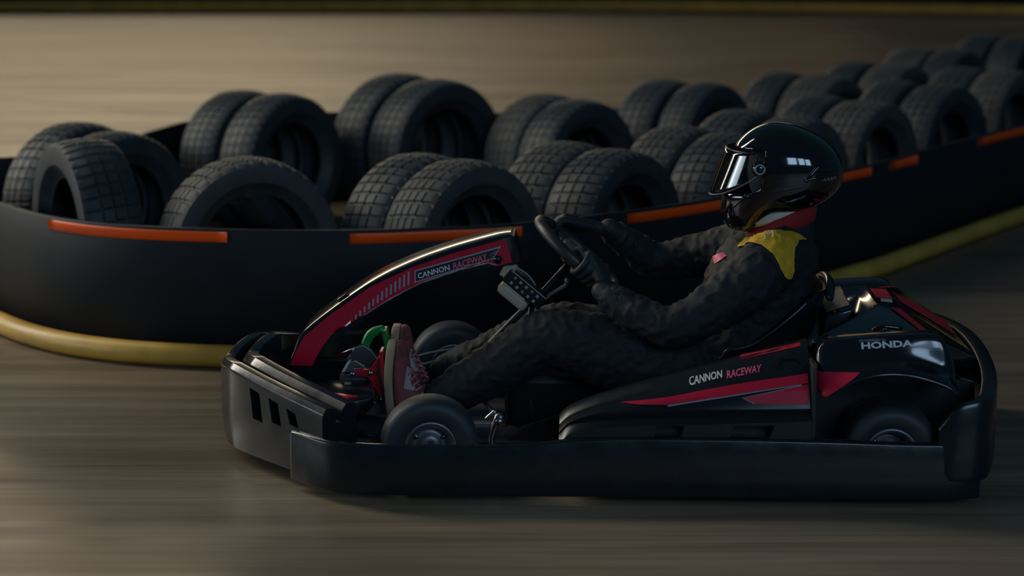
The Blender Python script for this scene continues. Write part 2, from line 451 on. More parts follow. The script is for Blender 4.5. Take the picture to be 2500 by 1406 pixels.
front_row = [ # x, y, diameter, axis angle from +x towards the viewer, variant, label
    (-1.63, 1.72, 0.74, 150, 0, 'worn car tyre turned the other way at the tip of the front row'),
    (-0.97, 1.55, 0.69, 64, 1, 'dusty car tyre with sunlit tread standing alone at the barrier bend'),
    (-0.31, 1.73, 0.68, 46, 0, 'inner of two car tyres beside the lone dusty tyre in the front row'),
    (-0.14, 1.55, 0.68, 46, 1, 'dusty outer car tyre with bright tread above the steering fairing'),
    (0.27, 2.12, 0.68, 40, 1, 'inner dusty tyre of the pair above the steering wheel'),
    (0.46, 1.95, 0.67, 40, 0, 'outer black tyre of the pair above the steering wheel'),
    (0.78, 2.61, 0.69, 40, 1, 'inner dusty tyre of the pair just in front of the helmet visor'),
    (0.98, 2.43, 0.68, 40, 0, 'outer black tyre of the pair just in front of the helmet visor'),
    (1.13, 3.28, 0.69, 40, 0, 'inner tyre of the pair rising behind the helmet crown'),
    (1.35, 3.08, 0.68, 40, 1, 'outer tyre of the pair rising behind the helmet crown'),
    (1.60, 3.98, 0.69, 40, 2, 'inner tyre of the front-row pair following the helmet'),
    (1.80, 3.80, 0.68, 40, 1, 'outer tyre of the front-row pair following the helmet'),
    (2.12, 4.70, 0.70, 40, 2, 'inner tyre of the front-row pair before the last orange strip'),
    (2.32, 4.52, 0.69, 42, 0, 'outer tyre of the front-row pair before the last orange strip'),
    (2.66, 5.50, 0.70, 40, 0, 'inner tyre of the front-row pair above the last orange strip'),
    (2.86, 5.32, 0.70, 40, 1, 'outer tyre of the front-row pair above the last orange strip'),
]
back_row = [
    (-1.86, 2.66, 0.70, 40, 0, 'inner tyre of the small pair at the left tip of the island'),
    (-1.66, 2.48, 0.68, 40, 2, 'outer tyre of the small pair at the left tip of the island'),
    (-1.33, 4.12, 0.70, 38, 2, 'inner tyre of the large dark pair behind the lone dusty tyre'),
    (-1.11, 3.95, 0.70, 38, 0, 'outer tyre of the large dark pair behind the lone dusty tyre'),
    (-0.54, 4.42, 0.76, 48, 0, 'inner tyre of the tallest pair, with floor showing through its hole'),
    (-0.34, 4.19, 0.75, 48, 2, 'outer tyre of the tallest pair, with floor showing through its hole'),
    (0.22, 4.13, 0.68, 48, 1, 'inner tyre of the back-row pair above the steering wheel hand'),
    (0.38, 3.95, 0.67, 48, 0, 'outer tyre of the back-row pair above the steering wheel hand'),
    (0.88, 4.82, 0.69, 40, 0, 'inner tyre of the back-row pair before the helmet'),
    (1.09, 4.64, 0.69, 40, 2, 'outer tyre of the back-row pair before the helmet'),
    (1.58, 5.28, 0.69, 40, 2, 'inner tyre of the back-row pair directly above the helmet'),
    (1.79, 5.10, 0.69, 40, 1, 'outer tyre of the back-row pair directly above the helmet'),
    (2.12, 6.02, 0.69, 40, 0, 'inner tyre of the back-row pair above the second last orange strip'),
    (2.33, 5.84, 0.69, 40, 1, 'outer tyre of the back-row pair above the second last orange strip'),
    (2.68, 7.00, 0.70, 40, 1, 'inner tyre of the far back-row pair beside the last big front tyres'),
    (2.89, 6.82, 0.70, 40, 0, 'outer tyre of the far back-row pair beside the last big front tyres'),
    (3.40, 8.20, 0.70, 40, 0, 'inner tyre of the most distant pair of the back row'),
    (3.61, 8.02, 0.70, 40, 2, 'outer tyre of the most distant pair of the back row'),
]
for rowname, row in (('tyres standing in the front row of the barrier island', front_row), ('tyres standing in the back row of the barrier island', back_row)):
    for i, (x, y, D, a, var, lab) in enumerate(row):
        o = bpy.data.objects.new('car_tyre', TM[var]); COL.objects.link(o)
        k = D / 0.68; o.scale = (k, k * (1.0 + 0.06 * ((i * 7) % 3 - 1)), k)
        o.location = (x, y, D / 2 - 0.002)
        o.rotation_euler = (0, random.uniform(0, 6.28), R(-a) + R(90))
        o.rotation_mode = 'XYZ'
        tag(o, lab, 'tyre', rowname)

# ------------------------------------------------------------------ the kart
PSI = R(-2.0)
kart = empty('go_kart', (0, 0, 0), PSI)
tag(kart, 'black and red rental racing go-kart with lettered bodywork driving on the concrete', 'go-kart')

FAR = 0.74   # the far half of the kart is this much narrower
# --- front bumper: moulded shell swept round the nose
def smooth_path(pts, n=6):
    return catmull([Vector(p) for p in pts], n)
half = [(-0.455, -0.660, 0.258), (-0.55, -0.560, 0.272), (-0.65, -0.452, 0.286), (-0.752, -0.335, 0.302), (-0.790, -0.275, 0.304), (-0.825, -0.17, 0.290), (-0.845, -0.04, 0.270)]
full = half + [(x, -.04 - (y + .04) * .80, z - .012 * min(1, max(0, (x + .85) * 6))) for x, y, z in half[-2::-1]]
NP = smooth_path(full, 5)      # z carries the top height
rings = []
for i, p in enumerate(NP):
    t = NP[min(i + 1, len(NP) - 1)] - NP[max(i - 1, 0)]; t.z = 0; t.normalize()
    n_ = Vector((t.y, -t.x, 0))
    if n_.dot(Vector((p.x + 0.3, p.y, 0))) < 0: n_ = -n_
    zt = p.z; q = Vector((p.x, p.y, 0)); e = abs(p.y) / 0.66
    hi = 0.012 * (1 - 0.6 * e)
    P_ = [(-0.030, 0.030), (0.0, 0.045), (0.008, 0.12), (0.007, zt - 0.03), (0.006, zt - 0.018), (0.004, zt - 0.014), (-0.006, zt - 0.001), (-0.010, zt), (-0.034, zt - 0.003), (-0.037, zt - 0.009), (-0.041, zt - 0.045), (-0.056, zt - 0.045), (-0.060, zt + hi - 0.022), (-0.062, zt + hi - 0.018), (-0.076, zt + hi - 0.001), (-0.080, zt + hi), (-0.108, zt + hi - 0.003), (-0.112, zt + hi - 0.011), (-0.118, 0.10), (-0.090, 0.045)]
    rings.append([(q.x + n_.x * a, q.y + n_.y * a, z) for a, z in P_])
nose = loft('front_bumper', rings, 'bumper', kart)
# three slanted slots in each corner, and the moulded join
def slot_cutter(pts, depth_dir):
    bm = bmesh.new(); d = Vector(depth_dir)
    a = [bm.verts.new(Vector(p) - d) for p in pts]; b = [bm.verts.new(Vector(p) + d * 0.9) for p in pts]
    n = len(pts); bm.faces.new(a); bm.faces.new(b[::-1])
    for i in range(n): bm.faces.new((a[i], a[(i + 1) % n], b[(i + 1) % n], b[i]))
    return obj('cutter', from_bm(bm), 'satin', smooth=False)
cut_list = []
for s in (-1, 1):
    for (x0, y0, zt, zb, w) in ((-0.728, 0.376, 0.254, 0.160, 0.052), (-0.662, 0.452, 0.242, 0.168, 0.048), (-0.602, 0.520, 0.228, 0.180, 0.044)):
        tdir = Vector((0.66, 0.75, 0)).normalized()
        o = Vector((x0, y0, 0)); sl = 0.016
        q = [o + Vector((0, 0, zt)), o + tdir * w + Vector((0, 0, zt - 0.008)), o + tdir * (w + sl) + Vector((0, 0, zb)), o + tdir * sl + Vector((0, 0, zb + 0.004))]
        nd = Vector((-0.75, 0.66, 0)) * 0.035
        if s < 0:
            q = [Vector((p.x, -p.y, p.z)) for p in q]; nd = Vector((nd.x, -nd.y, 0))
        else:
            q = [Vector((p.x, -.04 + (p.y - .04) * .80, p.z)) for p in q]
        cut_list.append(slot_cutter(q, nd))
cut(nose, cut_list)
for p in nose.data.polygons: p.use_smooth = True
nose.data.set_sharp_from_angle(angle=R(26))
nose['label'] = 'dark grey moulded plastic nose bumper with slanted slots'

# --- low side bumper on each side, from the nose to the rear
def side_profile(th, z0, z1):
    return [(0.0, z0), (th * 0.36, z0 + 0.005), (th * 0.45, z0 + 0.012), (th * 0.5, (z0 + z1) / 2), (th * 0.46, z1 - 0.008), (th * 0.38, z1 - 0.002), (-th * 0.2, z1), (-th * 0.45, z1 - 0.004), (-th * 0.5, z1 - 0.012), (-th * 0.5, z0 + 0.012), (-th * 0.3, z0)]
sb_pts = [(-0.555, -0.572, .176), (-0.52, -0.608, .178), (-0.47, -0.655, .177), (-0.40, -0.692, .174), (-0.30, -0.706, .172), (-0.1, -0.712, .171), (0.10, -0.71, .178), (0.30, -0.705, .196), (0.6, -0.705, .20), (0.95, -0.705, .196), (1.15, -0.702, .190), (1.30, -0.695, .188), (1.372, -0.678, .186)]
SP = smooth_path(sb_pts, 5); rings = []
for i, p in enumerate(SP):
    t = SP[min(i + 1, len(SP) - 1)] - SP[max(i - 1, 0)]; t.z = 0; t.normalize(); n_ = Vector((t.y, -t.x, 0))
    rings.append([(p.x + n_.x * a, p.y + n_.y * a, z) for a, z in side_profile(0.034, 0.024, p.z)])
sbn = loft('side_bumper', rings, 'bumper', kart); mirror_part(sbn, kart)

# --- side pods
def pod_ring(x, zlow, zmid, ridge, yo=-0.70, tip=1.0):
    u = zmid; k = ridge
    P = [(yo + 0.02, 0.06), (yo, 0.075), (yo - 0.004, zlow * .6 + .03), (yo + 0.002, zlow - 0.012), (yo + 0.016, zlow), (yo + 0.038, zlow + 0.008), (yo + 0.034, u), (yo + 0.05, u + (k - u) * 0.32), (yo + 0.09, u + (k - u) * 0.62), (yo + 0.145, k - 0.018), (yo + 0.165, k - 0.004), (yo + 0.195, k), (yo + 0.225, k - 0.008), (yo + 0.25, k - 0.05), (yo + 0.255, 0.12), (yo + 0.25, 0.06)]
    return [(x, y, z) for y, z in P]
stn = [(0.205, .185, .200, .212), (0.235, .215, .228, .238), (0.31, .232, .255, .270), (0.40, .238, .262, .298), (0.48, .242, .266, .323), (0.60, .246, .268, .356), (0.71, .250, .270, .387), (0.82, .254, .272, .418), (0.905, .258, .274, .441)]
rings = [pod_ring(p.x, p.y, p.z, q.x) for p, q in zip(catmull([Vector(a[:3]) for a in stn], 5), catmull([Vector((a[3], 0, 0)) for a in stn], 5))]
pod = loft('side_pod', rings, 'satin', kart)
pc = []
for poly in ([(.45, .229), (.529, .231), (.519, .196), (.445, .196)], [(.665, .231), (.778, .233), (.762, .193), (.649, .193)]):
    pc.append(prism('cutter', poly, -0.74, -0.66, 'satin', bev=0))
cut(pod, pc)
triangulate(pod)
for p in pod.data.polygons: p.use_smooth = True
pod.data.set_sharp_from_angle(angle=R(30))
farpod = mirror_part(pod, kart)
B = bvh_of([pod]); BF = bvh_of([farpod])
def both_sides(name, shape, m, near_parent, far_parent, bn=B, bf=BF, off=0.0022, step=0.007, lab=None):
    a = decal(name, shape, bn, m, near_parent, off, step)
    b = decal(name, shape, bf, m, far_parent, off, step, d=(0, -1, 0))
    return a, b
both_sides('red_stripe', [[(0.377, 0.276), (0.519, 0.296), (0.701, 0.331), (0.899, 0.363), (0.899, 0.340), (0.880, 0.337), (0.508, 0.278)]], 'red_dark', pod, farpod)
both_sides('red_stripe', [[(0.718, 0.300), (0.882, 0.333), (0.899, 0.336), (0.899, 0.285), (0.752, 0.285)]], 'red_dark', pod, farpod)
decal('pinstripe', [[(0.508, 0.278), (0.880, 0.337), (0.880, 0.335), (0.508, 0.274)], [(0.714, 0.300), (0.880, 0.335), (0.882, 0.333), (0.720, 0.298)], [(0.714, 0.300), (0.720, 0.299), (0.754, 0.285), (0.747, 0.285)]], B, 'grey_film', pod)
decal('red_stripe', [[(0.719, 0.389), (0.885, 0.432), (0.885, 0.425), (0.719, 0.383)]], B, 'red_dark', pod)
decal('lettering', text_shape('CANNON', (0.573, 0.320), (0.668, 0.343), 0.35, 0.85, 0.02), B, 'white_film', pod, 0.002, 0.006)
decal('lettering', text_shape('RACEWAY', (0.676, 0.341), (0.777, 0.363), 0.35, 0.95, 0.02), B, 'pink_film', pod, 0.002, 0.006)
# grab recess near the pod's back end
for nm, poly, mm in (('grab_handle', [(.805, .372), (.826, .395), (.872, .400), (.896, .380), (.888, .380), (.868, .394), (.829, .389), (.815, .372)], 'gloss'),):
    decal(nm, [poly], B, mm, pod, 0.005, 0.01)

# --- rear pods over the back wheels
def rear_ring(x, za, top, sh, yo=-0.695):
    h = top - za; q = za + 0.022; T = top + 0.012
    P = [(yo + 0.035, za + 0.004), (yo + 0.010, za), (yo + 0.002, za + 0.006), (yo + 0.004, za + 0.012), (yo + 0.014, q), (yo + 0.030 + 0.035 * sh, q + (h - 0.022) * (0.30 - 0.14 * sh)), (yo + 0.046 + 0.026 * sh, q + (h - 0.022) * (0.46 - 0.12 * sh)), (yo + 0.082, T - 0.022), (yo + 0.090, T - 0.006), (yo + 0.102, T), (yo + 0.15, T - 0.003), (yo + 0.20, T - 0.010), (yo + 0.225, T - 0.040), (yo + 0.24, za + 0.01)]
    return [(x, y, z) for y, z in P]
stn = [(0.918, .290, .441, 0.0), (0.97, .325, .447, 0.15), (1.03, .358, .452, 0.3), (1.10, .372, .458, 0.55), (1.17, .370, .463, 0.8), (1.23, .354, .466, 1.0), (1.268, .340, .462, 1.0), (1.285, .332, .440, 1.0), (1.302, .318, .400, 1.0), (1.312, .305, .370, 1.0)]
rpod = loft('rear_pod', [rear_ring(*s) for s in stn], 'gloss', kart)
s_ = rpod.modifiers.new('s', 'SUBSURF'); s_.levels = 2; s_.render_levels = 2; bake(rpod); triangulate(rpod)
for p in rpod.data.polygons: p.use_smooth = True
farrear = mirror_part(rpod, kart)
for v in farrear.data.vertices: v.co.z -= .034
RB = bvh_of([rpod]); RF = bvh_of([farrear])
both_sides('red_stripe', [[(0.924, 0.374), (1.036, 0.380), (1.015, 0.362), (0.975, 0.336), (0.926, 0.303)]], 'red_dark', rpod, farrear, RB, RF)
decal('lettering', text_shape('HONDA', (1.046, 0.434), (1.188, 0.443), 0.0, 0.60, 0.035), RB, 'white_film', rpod, 0.003, 0.004)
decal('lettering', text_shape('POWERED by', (1.041, 0.4515), (1.116, 0.4560), 0.12, 0.62, 0.01), RB, 'grey_film', rpod, 0.0025, 0.005)
# lower panel between side pod and rear bumper, behind the wheel
for s in (-1, 1):
    box('pod_strut', (0.912, s * (0.60 if s < 0 else .44), 0.27), (0.012, 0.17, 0.26), 'frame', kart, bev=0.003)

for s in (-1, 1):   # inner wheel-arch liners
    f_ = 1 if s < 0 else FAR
    prism('arch_liner', [(.93, .08), (1.40, .10), (1.40, .30), (1.30, .33), (1.12, .37), (.93, .36)], s * .445 * f_, s * .435 * f_, 'frame', kart, bev=.002)
# --- rear bumper
half = [(1.255, -0.700, .235, .075), (1.300, -0.708, .292, .07), (1.360, -0.702, .310, .07), (1.395, -0.672, .316, .075), (1.42, -0.60, .322, .10), (1.455, -0.42, .330, .12), (1.478, -0.20, .336, .13), (1.485, 0.0, .338, .13)]
full = half + [(x, -y * FAR, a, b) for x, y, a, b in half[-2::-1]]
A = catmull([Vector(p[:3]) for p in full], 5); Bz = catmull([Vector((p[3], 0, 0)) for p in full], 5); rings = []
for i, p in enumerate(A):
    t = A[min(i + 1, len(A) - 1)] - A[max(i - 1, 0)]; t.z = 0; t.normalize(); n_ = Vector((t.y, -t.x, 0))
    if n_.dot(Vector((p.x - 0.9, p.y, 0))) < 0: n_ = -n_
    zt, zb = p.z, Bz[i].x
    P_ = [(-0.02, zb), (0.006, zb + 0.012), (0.010, zb + 0.03), (0.011, zt - 0.012), (0.007, zt - 0.003), (0.0, zt), (-0.028, zt - 0.002), (-0.034, zt - 0.005), (-0.037, zt - 0.014), (-0.038, (zt + zb) / 2), (-0.034, zb + 0.01)]
    rings.append([(p.x + n_.x * a, p.y + n_.y * a, z) for a, z in P_])
rbp = loft('rear_bumper', rings, 'bumper', kart); rbp.data.set_sharp_from_angle(angle=R(40))

# --- front fairing: the tall red arch carrying the steering column
top = [(-0.640, 0.244), (-0.618, 0.300), (-0.592, 0.355), (-0.512, 0.422), (-0.385, 0.510), (-0.259, 0.571), (-0.134, 0.616), (-0.009, 0.651), (0.047, 0.661)]
low = [(-0.560, 0.230), (-0.535, 0.280), (-0.500, 0.330), (-0.420, 0.385), (-0.323, 0.455), (-0.230, 0.505), (-0.120, 0.543), (-0.022, 0.562), (0.062, 0.570)]
rings = []
TT = catmull([Vector((x, 0, z)) for x, z in top], 5); LL = catmull([Vector((x, 0, z)) for x, z in low], 5)
for i, (a, b) in enumerate(zip(TT, LL)):
    k = i / (len(TT) - 1); w = 0.125 * (1 - k) + 0.085 * k; d = (b - a).normalized()
    rings.append([(a.x + d.x * 0.002, -w + 0.003, a.z + d.z * 0.002), (a.x, -w + 0.008, a.z), (a.x, w - 0.008, a.z), (a.x + d.x * 0.002, w - 0.003, a.z + d.z * 0.002), (a.x + d.x * 0.007, w, a.z + d.z * 0.007), (b.x, w + 0.006, b.z), (b.x - d.x * 0.004, w - 0.008, b.z - d.z * 0.004), (a.x + d.x * 0.026, w - 0.014, a.z + d.z * 0.026), (a.x + d.x * 0.014, w - 0.035, a.z + d.z * 0.014), (a.x + d.x * 0.014, -w + 0.035, a.z + d.z * 0.014), (a.x + d.x * 0.026, -w + 0.014, a.z + d.z * 0.026), (b.x - d.x * 0.004, -w + 0.008, b.z - d.z * 0.004), (b.x, -w - 0.006, b.z), (a.x + d.x * 0.007, -w, a.z + d.z * 0.007)])
fair = loft('front_fairing', rings, 'gloss', kart); triangulate(fair)
fair.data.set_sharp_from_angle(angle=R(28))
fair['label'] = 'tall arched fairing with red sides and black edges'
FB_ = bvh_of([fair])
redp = [(-0.628, 0.258), (-0.606, 0.308), (-0.583, 0.347), (-0.505, 0.413), (-0.380, 0.500), (-0.255, 0.560), (-0.130, 0.604), (-0.010, 0.638), (0.034, 0.648), (0.054, 0.578), (0.006, 0.566), (-0.020, 0.574), (-0.060, 0.566), (-0.12, 0.552), (-0.225, 0.514), (-0.315, 0.468), (-0.400, 0.414), (-0.445, 0.398), (-0.500, 0.352), (-0.535, 0.305), (-0.560, 0.256)]
for d, mir in (((0, 1, 0), 1), ((0, -1, 0), -1)):
    q = decal('red_panel', [redp], FB_, 'red', fair, 0.0012, 0.02, d)
FB2 = bvh_of([fair])
decal('name_panel', [[(-0.244, 0.514), (-0.244, 0.552), (0.021, 0.628), (-0.003, 0.589)]], FB2, 'grey_film', fair, 0.0018, 0.02)
decal('name_panel', [[(-0.240, 0.519), (-0.240, 0.549), (0.014, 0.621), (-0.006, 0.591)]], FB2, 'black_film', fair, 0.0022, 0.02)
decal('lettering', text_shape('CANNON', (-0.232, 0.527), (-0.134, 0.555), 0.1, 1.0, 0.02), FB2, 'white_film', fair, 0.0027, 0.014)
decal('lettering', text_shape('RACEWAY', (-0.125, 0.556), (-0.018, 0.588), 0.25, 1.15, 0.02), FB2, 'pink_film', fair, 0.0027, 0.014)
for i in range(13):
    k = i / 12; x = -0.262 - 0.0135 * i; zc = 0.528 - 0.58 * (0.0135 * i) - 0.0006 * i * i * 0.3; h = 0.020 * (1 - k) + 0.007 * k
    decal('stripe', [[(x - 0.0035, zc - h), (x + 0.0025, zc - h), (x + 0.0035, zc + h), (x - 0.0025, zc + h)]], FB2, 'grey_film', fair, 0.002, 0.02)
decal('pinstripe', [[(0.006, 0.568), (-0.020, 0.574), (-0.060, 0.564), (-0.12, 0.550), (-0.225, 0.512), (-0.315, 0.466), (-0.400, 0.412), (-0.400, 0.415), (-0.315, 0.469), (-0.225, 0.515), (-0.12, 0.553), (-0.060, 0.567), (-0.020, 0.577), (0.006, 0.571)]], FB2, 'grey_film', fair, 0.002, 0.02)
cyl = tube('fixing_bolt', [(0.010, -0.098, 0.586), (0.010, -0.080, 0.586)], 0.013, 'satin', fair, seg=16, n=1)
prism('end_cap', [(0.040, 0.662), (0.060, 0.655), (0.082, 0.570), (0.058, 0.566)], -0.078, 0.078, 'gloss', fair, bev=0.006)
tube('clip', [(-0.480, -0.07, 0.452), (-0.455, -0.07, 0.470)], 0.006, 'gloss', fair, seg=8, n=1, dome=True)
# --- low red-topped wedges either side of the fairing foot
for s in (-1, 1):
    f_ = 1 if s < 0 else .80
    vs = [(-0.60, s * .13, .10), (-0.40, s * .13, .10), (-0.45, s * .38 * f_, .12), (-0.54, s * .42 * f_, .12), (-0.62, s * .13, .215), (-0.37, s * .13, .215), (-0.345, s * .33 * f_, .212), (-0.535, s * .40 * f_, .195)]
    fs = [(0, 1, 2, 3), (4, 5, 6, 7), (0, 1, 5, 4), (1, 2, 6, 5), (2, 3, 7, 6), (3, 0, 4, 7)]
    w = obj('nose_deck', (lambda bm: from_bm(bm))((lambda m_: (lambda b: (b.from_mesh(m_), b)[1])(bmesh.new()))(mesh(vs, fs))), 'bumper', kart, smooth=False)
    bevelled(w, 0.006)
    T_ = bvh_of([w])
    bm = bmesh.new()
    rp = [(-0.575, s * .25 * f_), (-0.40, s * .25 * f_), (-0.40, s * .325 * f_), (-0.525, s * .375 * f_)]
    vv = []
    for x, y in rp:
        h = T_.ray_cast(Vector((x, y, 1)), Vector((0, 0, -1))); vv.append(bm.verts.new((x, y, h[0].z + 0.002)))
    bm.faces.new(vv); obj('red_top', from_bm(bm), 'red', w, smooth=False)

# --- floor tray, frame tubes
prism('floor_tray', [(-0.62, .052), (0.50, .052), (0.50, .060), (-0.62, .060)], -0.34, 0.34, 'dull_steel', kart, bev=0.002)
for s in (-1, 1):
    tube('frame_rail', [(-0.70, s * .30, .09), (-0.45, s * .34, .08), (0.0, s * .32, .075), (0.5, s * .36, .075), (1.30, s * .36, .10)], 0.015, 'frame', kart, seg=10)
    tube('bumper_bracket', [(-0.74, s * .22, .13), (-0.50, s * .28, .12), (-0.34, s * .33, .085)], 0.010, 'frame', kart, seg=8)
    tube('side_bracket', [(0.30, s * .34, .08), (0.30, s * (.55 if s < 0 else .42), .11), (0.34, s * (.66 if s < 0 else .49), .12)], 0.010, 'frame', kart, seg=8)
    tube('rear_bracket', [(1.25, s * .30, .11), (1.40, s * .30, .16), (1.45, s * .32, .20)], 0.012, 'frame', kart, seg=8)
tube('front_crossbar', [(-0.16, -.36, .10), (-0.20, 0, .09), (-0.16, .36, .10)], 0.014, 'frame', kart, seg=8)
tube('rear_axle', [(1.135, -0.52, .138), (1.135, 0.40, .138)], 0.020, 'steel', kart, seg=14, n=1)

# --- wheels
def slick(ro, w, ri):
    hw = w / 2
    return lathe_me([(ri, -hw * .78), (ri + .012, -hw * .86), (ri + (ro - ri) * .5, -hw), (ro - .018, -hw * .95), (ro - .005, -hw * .82), (ro, -hw * .55), (ro + .001, 0), (ro, hw * .55), (ro - .005, hw * .82), (ro - .018, hw * .95), (ri + (ro - ri) * .5, hw), (ri + .012, hw * .86), (ri, hw * .78), (ri - .004, hw * .6), (ri - .004, -hw * .6)], 56)
def wheel_rim(ri, w):
    hw = w / 2
    return lathe_me([(ri + .006, -hw * .80), (ri, -hw * .84), (ri - .006, -hw * .78), (ri - .014, -hw * .5), (ri - .020, -hw * .1), (.034, -hw * .05), (.030, -hw * .35), (.012, -hw * .35), (.0005, -hw * .3), (.0005, hw * .2), (.030, hw * .3), (.034, hw * .1), (ri - .020, hw * .1), (ri - .010, hw * .6), (ri, hw * .84), (ri + .006, hw * .80)], 40)
for (x, s, ro, w, st) in ((-0.165, -1, .139, .118, 7), (-0.165, 1, .139, .118, 7), (1.135, -1, .139, .18, 0), (1.135, 1, .139, .18, 0)):
    y = s * .575 * (1 if s < 0 else FAR)
    t = obj('front_wheel' if w < .15 else 'rear_wheel', slick(ro, w, .070), 'rubber', kart); t.location = (x, y, ro); t.rotation_euler = (0, 0, R(st))
    rm = obj('wheel_rim', wheel_rim(.070, w), 'dull_steel', t)
    for k in range(3):
        a = 2 * math.pi * k / 3 + .5
        for yy in (-1,):
            tube('wheel_nut', [(.045 * math.cos(a), s * w * .02, .045 * math.sin(a)), (.045 * math.cos(a), s * w * .12, .045 * math.sin(a))], .007, 'steel', rm, seg=6, n=1)
    if w < .15:   # stub axle, kingpin and steering arm
        tube('stub_axle', [(x, y, .139), (x + .002, s * .36, .139)], .014, 'steel', kart, seg=10, n=1)
        tube('kingpin', [(x + .004, s * (.425 if s < 0 else .31), .085), (x + .000, s * (.415 if s < 0 else .30), .195)], .013, 'dull_steel', kart, seg=10, n=1)
        box('kingpin_yoke', (x - .01, s * (.39 if s < 0 else .29), .14), (.05, .035, .095), 'frame', kart, bev=.006)
        box('steering_arm', (x + .09, s * (.44 if s < 0 else .32), .16), (.19, .026, .016), 'dull_steel', kart, bev=.003)
# knuckle assembly seen behind the front wheel
for s in (-1, .72):
    k1 = tube('brake_knuckle', [(0.012, s * .46, .085), (0.006, s * .46, .125), (0.018, s * .46, .165), (0.030, s * .46, .185)], [.013, .010, .012, .016], 'steel', kart, seg=10, n=2, dome=True)
    tube('rod_end', [(0.030, s * .47, .178), (0.046, s * .45, .170)], .014, 'steel', k1, seg=12, n=1, dome=True)
    tube('clamp_bolt', [(-0.005, s * .47, .186), (0.016, s * .47, .205)], .008, 'steel', k1, seg=8, n=1, dome=True)
    tube('tie_rod', [(0.030, s * .45, .178), (-0.02, s * .24, .17), (-0.06, s * .03, .165)], .007, 'steel', kart, seg=8, n=2)
tube('brake_cable', [(-0.34, .10, .17), (-0.20, .20, .20), (0.0, .30, .20), (0.4, .34, .13)], .003, 'grey_film', kart, seg=6)
tube('throttle_cable', [(-0.36, .16, .19), (-0.20, .24, .222), (0.0, .33, .21), (0.5, .36, .13)], .003, 'grey_film', kart, seg=6)

# --- pedal box
pb = prism('pedal_bracket', [(-.478, .10), (-.478, .225), (-.455, .262), (-.425, .270), (-.400, .255), (-.385, .225), (-.360, .215), (-.350, .10)], -.115, -.105, 'dull_steel', kart, bev=.002)
cc = [prism('cutter', [(-.465 + dx, z0), (-.445 + dx, z0), (-.445 + dx, z1), (-.465 + dx, z1)], -.15, -.07, 'satin', bev=0) for dx, z0, z1 in ((0.0, .225, .235), (.005, .185, .198), (.045, .180, .194), (.0, .115, .165), (.05, .115, .165), (.03, .245, .252))]
cut(pb, cc)
pb2 = prism('pedal_bracket', [(-.478, .10), (-.478, .225), (-.455, .262), (-.425, .270), (-.400, .255), (-.385, .225), (-.360, .215), (-.350, .10)], .100, .110, 'dull_steel', kart, bev=.002)
prism('bracket_lip', [(-.470, .238), (-.452, .268), (-.440, .272), (-.460, .238)], -.130, -.095, 'lining', pb, bev=.002)
br = prism('brake_pedal', [(-.432, .232), (-.428, .250), (-.378, .250), (-.352, .292), (-.340, .290), (-.364, .244), (-.344, .196), (-.330, .160), (-.345, .152), (-.362, .190), (-.384, .232)], -.150, -.128, 'red_metal', kart, bev=.003)
for x, z in ((-.430, .241), (-.374, .244), (-.346, .162)):
    tube('pivot_bolt', [(x, -.160, z), (x, -.140, z)], .009, 'steel', br, seg=10, n=1, dome=True)
box('foot_plate', (-.335, -.165, .270), (.012, .07, .10), 'red_metal', br, rot=(0, R(-6), 0), bev=.003)
gp = tube('throttle_pedal', [(-.395, .135, .100), (-.402, .135, .19), (-.425, .135, .250), (-.405, .135, .300), (-.372, .135, .315)], [.012, .012, .014, .016, .014], 'green_metal', kart, seg=10, n=4, dome=True)
box('foot_plate', (-.352, .135, .262), (.014, .075, .115), 'green_metal', gp, rot=(0, R(-8), 0), bev=.004)
tube('return_spring', [(-.43, .12, .27), (-.50, .10, .24)], .004, 'steel', gp, seg=6, n=1)
prism('heel_rest', [(-.44, .10), (-.36, .175), (-.352, .170), (-.42, .095)], -.24, -.14, 'bumper', kart, bev=.002)

# --- steering
Cw = Vector((.252, 0, .588)); tw = Vector((-.755, 0, .656)); nw = Vector((.656, 0, .755)); ew = Vector((0, 1, 0)); RW = .153
def rim_pt(th, r=RW, h=0.0): return Cw + (tw * math.cos(th) + ew * math.sin(th)) * r + nw * h
sw = tube('steering_wheel', [rim_pt(2 * math.pi * k / 48) for k in range(48)], .0185, 'side_bumper', kart, seg=14, closed=True)
hub = tube('hub', [Cw - nw * .045, Cw - nw * .012], .030, 'frame', sw, seg=16, n=1)
for th in (R(-60), R(60), R(180)):
    bm = bmesh.new(); tube_bm(bm, [Cw - nw * .018, rim_pt(th, RW * .6, -.010), rim_pt(th, RW - .006, 0)], [(.020, .004), (.014, .004), (.018, .004)], 10, 3, False, False, side=nw.cross(rim_pt(th) - Cw)); obj('spoke', from_bm(bm), 'dull_steel', sw)
pad = loft('centre_pad', [[tuple(Cw + tw * (a * k) + ew * (b * k) + nw * h) for a, b in ((.055, -.045), (.055, .045), (.02, .06), (-.045, .035), (-.045, -.035), (.02, -.06))] for k, h in ((1.0, -.012), (1.0, .008), (.82, .016))], 'dull_steel', sw, smooth=False)
tube('steering_column', [Cw - nw * .03, Cw - nw * .15, (-.02, 0, .30), (-.10, 0, .16)], .011, 'frame', kart, seg=10, n=2)
tube('column_support', [(.115, -.10, .09), (.100, -.06, .30), (.112, 0, .425), (.100, .06, .30), (.115, .10, .09)], .010, 'frame', kart, seg=8)
tube('fairing_support', [(.145, 0, .46), (.09, -.03, .52), (.035, -.05, .585)], .009, 'steel', kart, seg=8, n=2)
